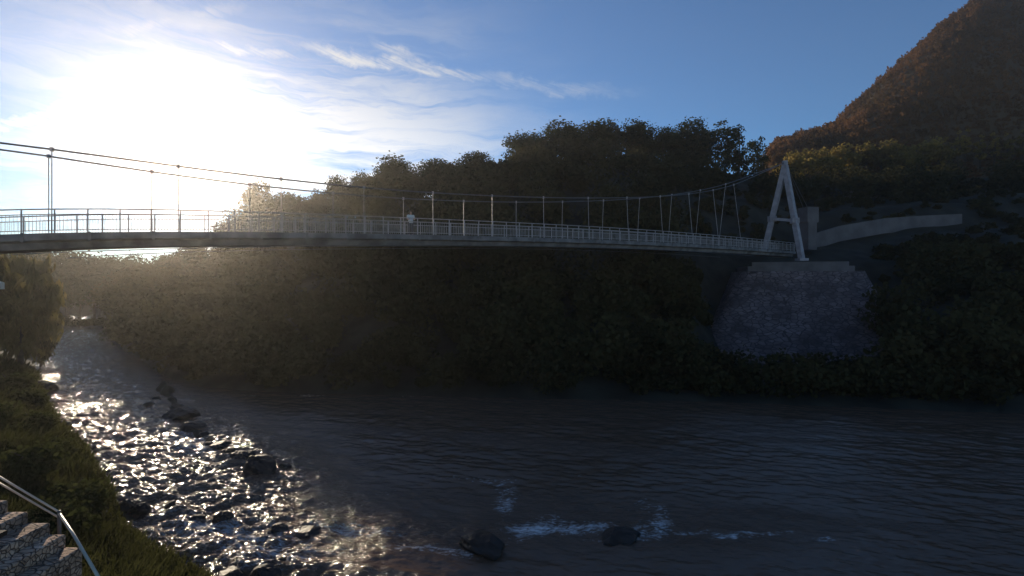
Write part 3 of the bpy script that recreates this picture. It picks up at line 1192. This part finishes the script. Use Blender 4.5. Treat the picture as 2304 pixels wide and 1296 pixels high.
# main cables: surveyed rows along near and far side
s0 = s_at_px(40)
rows_n = [(0, 320), (120, 338), (330, 366), (550, 393), (730, 411), (900, 431), (1060, 438), (1160, 442), (1310, 445), (1420, 444), (1500, 440), (1555, 435), (1690, 405)]
for off, dy in ((0.0, 0.0), (WID, 15.0)):
    pts = []
    for px, yy in rows_n:
        yy = yy + dy * np.interp(px, [0, 1200, 1690], [1.7, .8, 0])
        s = s_at_px(px)
        p = deck(s, off)
        pts.append(Vector((p.x, p.y, CAMZ + (HOR - yy) / F * p.y)))
    zz = np.polyfit([s_at_px(px) for px, _ in rows_n], [p.z for p in pts], 4)
    sA = np.linspace(0, s_at_px(1690), 60)
    line = []
    sm = s_at_px(1690)
    for s in sA:
        in_ = np.interp(s, [s_at_px(1000), sm], [0, 1]) ** 2
        p = deck(s, off * (1 - in_) + in_ * WID / 2)
        z = np.polyval(zz, max(s, s0))
        if s < s0:
            z += (np.polyval(zz, s0) - np.polyval(zz, s0 + 1)) * (s0 - s)
        line.append(Vector((p.x, p.y, z)))
    line.append(apex + Vector((0, 0, .45)))
    bpart(MB().tube(line, .045, 6).build('main_cable', MT['cable'], None, True))
    # backstay to the anchor block behind the tower
    bpart(MB().tube([apex + Vector((0, 0, .45)), P(1812 + off * 5, 478, 71.0)], .045, 6).build('backstay', MT['cable']))
    # hangers
    for q in range(-4, 16):
        s = s_at_px(117) + q * 4.85 + (0 if off == 0 else -1.25)
        if s < 1 or s > sm - 2: continue
        j = np.interp(s, sA, np.arange(len(sA)))
        a_, b_ = line[int(j)], line[min(int(j) + 1, len(line) - 1)]
        top = a_.lerp(b_, j - int(j))
        m = MB().tube([deck(s, off, -.2), top], .022, 5)
        m.box(top, (.12, .12, .18))
        bpart(m.build('hanger', MT['steel']))
    # wind cable bowed under the deck
    wl_ = []
    for s in np.linspace(s_at_px(60), s_at_px(1680), 40):
        tt = (s - s_at_px(60)) / (s_at_px(1680) - s_at_px(60))
        wl_.append(deck(s, off + (-.9 if off == 0 else .9), -1.0 + .25 * math.sin(math.pi * tt)))
    bpart(MB().tube(wl_, .022, 5).build('wind_cable', MT['cable']))

# ---------------------------------------------------------------- stone abutment under the tower
TL, TR = P(1668, 612, 60.5), P(1958, 606, 57.0)
ab = empty('stone_abutment', (TL + TR) / 2)
tag(ab, 'battered rubble stone abutment carrying the white A-frame tower on the far bank', 'abutment')
base = ab.location.copy()
rows_ = []
zt, zb = 10.1, -.6
ux = (TR - TL); ux.z = 0; WL = ux.length; ux.normalize()
uy = Vector((-ux.y, ux.x, 0))
for i in range(15):
    t = i / 14
    z = zt + (zb - zt) * t
    fl = 10.0 * t ** 1.15                                        # the faces spread towards the foot
    row = []
    rad = 1.6
    L0, L1 = -fl * .72, WL + fl * .25
    front, back = -fl, 9.0
    seq = []
    for k in range(7):
        a = math.pi + k / 6 * math.pi / 2
        seq.append((L0 + rad + rad * math.cos(a), front + rad + rad * math.sin(a)))
    for k in range(1, 24):
        seq.append((L0 + rad + (L1 - L0 - 2 * rad) * k / 24, front))
    for k in range(7):
        a = 1.5 * math.pi + k / 6 * math.pi / 2
        seq.append((L1 - rad + rad * math.cos(a), front + rad + rad * math.sin(a)))
    seq += [(L1, back), (L0, back)]
    for (a_, b_) in seq:
        jit = .12 * float(pnoise(np.array([a_ * .9]), np.array([z * 1.1 + b_]), 5)[0]) if i else 0
        p = Vector((TL.x, TL.y, 0)) + ux * a_ + uy * (b_ + jit)
        row.append(Vector((p.x, p.y, z)) - base)
    rows_.append(row)
v = [p for row in rows_ for p in row]
k = len(rows_[0])
f = [(i * k + j, i * k + (j + 1) % k, (i + 1) * k + (j + 1) % k, (i + 1) * k + j) for i in range(14) for j in range(k)]
f.append(tuple(range(k - 1, -1, -1)))
link('masonry_body', v, f, MT['masonry'], ab)
c = Vector((TL.x, TL.y, 0)) + ux * (WL * .48) + uy * 4.2 - base
MB().box((c.x, c.y, zt + .32 - base.z), (WL * .84, 7.5, .62), ux, uy).build('coping_slab', MT['concrete'], ab)
m = MB()
qa = Vector((TL.x, TL.y, 0)) + ux * (WL * .10) + uy * .75 - base
qb = Vector((TL.x, TL.y, 0)) + ux * (WL * .86) + uy * .75 - base
for q_, z_ in ((0, 0),):
    m.bar((qa.x, qa.y, zt + .9 - base.z), (qb.x, qb.y, zt + .9 - base.z), .35, .52)
m.build('parapet', MT['concrete'], ab)

# anchor block and the road wall on the right-hand slope
blk = P(1818, 495, 70.5)
an = empty('anchor_block', blk)
tag(an, 'pale boxy concrete cable anchor behind the right leg of the A-frame tower', 'anchor block')
MB().box((0, 0, .7), (2.0, 1.8, 2.2), (1, .25, 0), (-.25, 1, 0)).build('head', MT['concrete'], an)
MB().box((-.1, .1, -2.4), (1.5, 2.0, 4.0), (1, .25, 0), (-.25, 1, 0)).build('footing', MT['concrete'], an)

wpts = [P(1838, 524, 73), P(1890, 508, 74), P(1990, 491, 76), P(2060, 486, 77), P(2165, 481, 77)]
v, f = [], []
for i, p in enumerate(wpts):
    for dy_, z in ((0, p.z), (.45, p.z), (.45, p.z - 2.4), (0, p.z - 2.4)):
        v.append((p.x, p.y + dy_, z))
for i in range(len(wpts) - 1):
    for j in range(4):
        f.append((i * 4 + j, i * 4 + (j + 1) % 4, (i + 1) * 4 + (j + 1) % 4, (i + 1) * 4 + j))
f += [(0, 1, 2, 3), tuple(len(wpts) * 4 - 1 - q for q in range(4))]
tag(link('retaining_wall', v, f, MT['concrete']), 'long pale retaining wall holding the road on the dark slope right of the tower', 'retaining wall')
w2 = [P(1905, 436, 96), P(1960, 446, 96), P(2010, 452, 96)]
m = MB()
for a_, b_ in zip(w2[:-1], w2[1:]):
    m.bar(a_, b_, .5, 1.4)
tag(m.build('slope_wall', MT['concrete']), 'short pale wall higher up the dark slope above the retaining wall', 'wall')

# ---------------------------------------------------------------- person on the bridge
def person():
    sp_ = s_at_px(938)
    p0 = deck(sp_, 1.0)
    root = empty('person', p0, .5)
    tag(root, 'person in a pale shirt standing at the bridge railing above mid river', 'person')
    joints = {'pelvis': (0, 0, .92, .13), 'belly': (0, 0, 1.06, .125), 'chest': (0, .01, 1.28, .15), 'neck': (0, .0, 1.44, .055), 'jaw': (0, -.02, 1.52, .075), 'head': (0, -.01, 1.62, .095), 'crown': (0, .01, 1.69, .07)}
    edges = [('pelvis', 'belly'), ('belly', 'chest'), ('chest', 'neck'), ('neck', 'jaw'), ('jaw', 'head'), ('head', 'crown')]
    joints['nose'] = (0, -.115, 1.60, .018); edges.append(('head', 'nose'))
    for s, n in ((-1, 'l'), (1, 'r')):
        joints.update({n + 'hip': (s * .09, 0, .86, .10), n + 'knee': (s * .11, -.01, .48, .062), n + 'ankle': (s * .11, .02, .09, .045), n + 'toe': (s * .12, -.14, .04, .04),
                       n + 'sh': (s * .18, .01, 1.37, .065), n + 'el': (s * .25, -.03, 1.12, .045), n + 'wr': (s * .20, -.24, 1.10, .03), n + 'palm': (s * .19, -.31, 1.11, .032)})
        edges += [('pelvis', n + 'hip'), (n + 'hip', n + 'knee'), (n + 'knee', n + 'ankle'), (n + 'ankle', n + 'toe'),
                  ('chest', n + 'sh'), (n + 'sh', n + 'el'), (n + 'el', n + 'wr'), (n + 'wr', n + 'palm')]
        for q in range(4):
            fx = s * .19 + (q - 1.5) * .02
            joints[n + 'f%da' % q] = (fx, -.36 - .004 * (q % 2), 1.11, .009)
            joints[n + 'f%db' % q] = (fx, -.39, 1.085, .008)
            edges += [(n + 'palm', n + 'f%da' % q), (n + 'f%da' % q, n + 'f%db' % q)]
        joints[n + 'th'] = (s * .14, -.33, 1.09, .010)
        edges.append((n + 'palm', n + 'th'))
    names = list(joints)
    me = bpy.data.meshes.new('body')
    me.from_pydata([joints[q][:3] for q in names], [(names.index(a), names.index(b)) for a, b in edges], [])
    body = bpy.data.objects.new('body', me)
    col.objects.link(body)
    body.parent = root
    sk = body.modifiers.new('skin', 'SKIN')
    sk.use_smooth_shade = True
    for q, nm in enumerate(names):
        rr = joints[nm][3]
        me.skin_vertices[0].data[q].radius = (rr, rr)
        me.skin_vertices[0].data[q].use_root = nm == 'pelvis'
    body.modifiers.new('sub', 'SUBSURF').levels = 1
    body.modifiers['sub'].render_levels = 1
    me.materials.append(MT['skin'])
    m = MB()
    m.tube([(0, 0, .86), (0, 0, 1.0), (0, .005, 1.15), (0, .01, 1.3), (0, .01, 1.41), (0, 0, 1.45)], [.165, .165, .17, .185, .15, .075], 14)
    for s in (-1, 1):
        m.tube([(s * .13, .01, 1.39), (s * .19, .01, 1.37), (s * .235, -.02, 1.18)], [.085, .085, .062], 10)
    m.build('shirt', MT['shirt'], root, True)
    m = MB()
    m.tube([(0, 0, .80), (0, 0, .97)], [.165, .16], 14)
    for s in (-1, 1):
        m.tube([(s * .08, 0, .92), (s * .10, -.005, .7), (s * .11, -.01, .48), (s * .11, .02, .08)], [.115, .10, .078, .07], 10)
    m.build('trousers', MT['trousers'], root, True)
    bm = bmesh.new()
    bmesh.ops.create_uvsphere(bm, u_segments=14, v_segments=8, radius=.118)
    for vv in bm.verts:
        vv.co.z = vv.co.z * .95
        if vv.co.y < -.04 and vv.co.z < .035: vv.co.y = -.04
        vv.co += Vector((0, .012, 1.645))
    me = bpy.data.meshes.new('hair'); bm.to_mesh(me); bm.free()
    me.materials.append(MT['hair'])
    h = bpy.data.objects.new('hair', me); col.objects.link(h); h.parent = root


person()

# ---------------------------------------------------------------- near left bank: willow, bushes, grass
willow = tree_proto('willow_tree', 6.2, 9.8, 1.2, 4200, .40, 60, 801, MT['leafwillow'], 'column', .22, 2.6, .3, hang=(0, 0, -1))
x, y = (48 - 1152) / F * 44, 44
plant(willow, x, y, gz(x, y) - .2, CAMZ + (HOR - 548) / F * 44 - gz(x, y) + .2, .4, 'tall drooping willow like tree on the left bank under the bridge deck', 'tree', None, .9)
x, y = (-70 - 1152) / F * 36, 36
plant(willow, x, y, gz(x, y) - .2, 10.5, 2.0, 'second drooping tree at the left edge, nearer than the first', 'tree', None, 1.0)
x, y = (92 - 1152) / F * 50, 50
plant(willow, x, y, gz(x, y) - .2, 7.5, 4.0, 'lower drooping tree leaning over the water beside the tall one', 'tree', None, .8)
bush = tree_proto('bush', 3, 2.4, .1, 2200, .2, 16, 851, MT['leafbank'], 'round', .06)
BG = 'bushes on the near left bank'
for px, yy, d, h, lab in [(20, 860, 33, 3.0, 'big rounded bush under the tall drooping tree'), (62, 880, 31, 2.4, 'bush at the water edge below the drooping tree'),
                          (-20, 960, 24, 2.6, 'dark bush cut by the left edge above the handrail'), (70, 960, 25, 2.2, 'leafy green bush half way down the left bank'),
                          (118, 1010, 22, 1.9, 'lower bush beside the dark bank rock'), (40, 1040, 18, 2.0, 'dense dark bush just beyond the handrail'),
                          (175, 1090, 17, 1.7, 'small bush on the steep bank above the rapids'), (130, 1110, 14.5, 1.6, 'bush closest to the corner of the handrail')]:
    x = (px - 1152) / F * d
    plant(bush, x, d, gz(x, d) - .15, h * (.75 if d > 20 else .95), px, lab, 'bush', BG, 1.15)

n = 64000
d = 8 + 38 * r.random(n) ** 1.25
px = r.uniform(-160, 620, n)
x = (px - 1152) / F * d
ok = near_side(x, d) & ~inside(x, d, POLY)
x, d = x[ok], d[ok]
dn = seg_dist(x, d, NEAR)
keep = (dn > .25) & (r.random(len(x)) < .9)
keep &= ~((x < -4.6) & (d < 8.6))
x, d = x[keep], d[keep]
z = ground_z(x, d)
clump = fbm(x * .45, d * .45, 3, 71)
n = len(x)
h = (.42 + .3 * clump + .3 * r.random(n)).clip(.12, 1.1) * np.interp(dn[keep], [.2, 2.5], [.5, 1])
h *= np.interp(d, [13, 20, 40], [.9, 1.3, 1.7])
ang = r.uniform(0, 2 * np.pi, n)
w = (.018 + .02 * r.random(n)) * np.interp(d, [13, 22, 40], [1, 1.5, 2.4])
lean = r.normal(size=(n, 2)) * .28
bx = np.stack([np.cos(ang), np.sin(ang), 0 * ang], 1) * w[:, None]
p0 = np.stack([x, d, z - .05], 1)
pm = p0 + np.stack([lean[:, 0] * h * .45, lean[:, 1] * h * .45, h * .6], 1)
p1 = p0 + np.stack([lean[:, 0] * h * 1.2, lean[:, 1] * h * 1.2, h], 1)
v = np.stack([p0 - bx, p0 + bx, pm + bx * .8, pm - bx * .8, p1 + bx * .15, p1 - bx * .15], 1).reshape(-1, 3)
i = np.arange(n)[:, None] * 6
f = np.concatenate([i + np.array([[0, 1, 2, 3]]), i + np.array([[3, 2, 4, 5]])])
tag(link('long_grass', v, f, MT['grass']), kind='stuff')

# ---------------------------------------------------------------- paved steps and handrail at the lower left
st = empty('stone_steps', (-7.2, 6.6, 5.3))
tag(st, 'flight of flagstone steps going down to the right in the lower left corner', 'steps')
edges_ = [(-170, 1044), (-110, 1064), (-60, 1090), (-20, 1100), (18, 1124), (63, 1150), (113, 1175), (148, 1201), (185, 1230)]
for k in range(len(edges_) - 1):
    pa, ya = edges_[k]
    pb, yb = edges_[k + 1]
    zz_ = 6.45 - .175 * k - (.0)
    dd_ = (CAMZ - zz_) * F / (yb - HOR) if k else 6.2
    dd_ = 6.95 - .02 * k
    zz_ = CAMZ - (yb - HOR) / F * dd_
    xa, xb = (pa - 1152) / F * dd_, (pb - 1152) / F * dd_
    m = MB()
    m.box(((xa + xb) / 2, dd_ - 1.2, zz_ - .6), (xb - xa + .02, 2.4, 1.2))
    o = m.build('step', MT['flag'])
    o.parent = st
    o.matrix_parent_inverse = Matrix.Translation(-st.location)
    bv = o.modifiers.new('soft', 'BEVEL')
    bv.width = .025
    bv.segments = 2

cnr = P(133, 1152, 7.25)
hr = empty('handrail', cnr - Vector((0, 0, 1.0)))
tag(hr, 'pale metal handrail with two parallel bars bending down beside the flagstone steps', 'handrail')
hi = Matrix.Translation(-hr.location)


def hpart(o):
    o.parent = hr
    o.matrix_parent_inverse = hi
    return o


railmat = mat('brushed_handrail', (.50, .46, .38), .45, metallic=.4, spec=.5, var=.1, vscale=5)
up_l = P(-120, 1003, 7.4)
hpart(MB().tube([up_l, cnr], .014, 8).build('top_bar', railmat, None, True))
hpart(MB().tube([P(-120, 1019, 7.4), P(134, 1165, 7.25)], .013, 8).build('lower_bar', railmat, None, True))
low = P(228, 1310, 6.3)
hpart(MB().tube([cnr + Vector((.0, 0, -.02)), cnr.lerp(low, .35) + Vector((0, 0, .02)), low], [.018, .020, .022], 8).build('down_bar', railmat, None, True))
for a_ in (cnr, low, up_l):
    hpart(MB().tube([a_ + Vector((0, 0, .02)), a_ + Vector((0, .02, -1.3))], .022, 8).build('post', mat('rail_post', (.12, .12, .11), .6, metallic=.3), None, True))
wc = P(-46, 1262, 6.0)
tag(MB().box(wc + Vector((-.30, -.5, -.5)), (.62, 1.5, 1.3), (1, .1, 0), (-.1, 1, 0)).bar(wc + Vector((-.6, -.5, .2)), wc + Vector((.03, -.5, .2)), 1.6, .06).build('planter_box', MT['darkwood']),
    'dark timber planter corner at the left edge beside the flagstones', 'planter')

# cream parasol at the left edge
tip = P(12, 640, 15.0)
pc = Vector((tip.x - 2.35, tip.y, tip.z + .05))
par = empty('parasol', (pc.x, pc.y, gz(pc.x, pc.y)))
tag(par, 'cream canvas parasol just showing at the left edge in front of the drooping trees', 'parasol')
bz = pc.z - par.location.z
v = [(0, 0, bz + .75)]
f = []
for k in range(8):
    a = k * math.pi / 4 
    v.append((1.6 * math.cos(a), 1.6 * math.sin(a), bz))
for k in range(8):
    a = k * math.pi / 4
    v.append((1.6 * math.cos(a), 1.6 * math.sin(a), bz - .22))
for k in range(8):
    f += [(0, 1 + k, 1 + (k + 1) % 8), (1 + k, 9 + k, 9 + (k + 1) % 8, 1 + (k + 1) % 8)]
o = link('canopy', v, f, MT['canvas'], par)
o.modifiers.new('thick', 'SOLIDIFY').thickness = .01
MB().tube([(0, 0, -.1), (0, 0, bz + .8)], .03, 8).build('pole', MT['darkwood'], par, True)

# ---------------------------------------------------------------- haze, added largely to stand in for lens glare round the sun
hz = MB().box((15, 105, 61), (1500, 244, 130)).build('haze', bpy.data.materials.new('glare_haze'))
tag(hz, kind='stuff')
hm = hz.data.materials[0]
hm.use_nodes = True
hn = hm.node_tree
hn.nodes.clear()
pv = hn.nodes.new('ShaderNodeVolumePrincipled')
pv.inputs['Color'].default_value = (.95, .95, .95, 1)
pv.inputs['Density'].default_value = .00023
pv.inputs['Anisotropy'].default_value = .885
ho = hn.nodes.new('ShaderNodeOutputMaterial')
pv2 = hn.nodes.new('ShaderNodeVolumePrincipled')              # broad scatter added to lift and warm the shadows like lens veil
pv2.inputs['Color'].default_value = (.95, .87, .78, 1)
pv2.inputs['Density'].default_value = .00021
pv2.inputs['Anisotropy'].default_value = .40
add = hn.nodes.new('ShaderNodeAddShader')
hn.links.new(pv.outputs[0], add.inputs[0])
hn.links.new(pv2.outputs[0], add.inputs[1])
hn.links.new(add.outputs[0], ho.inputs['Volume'])
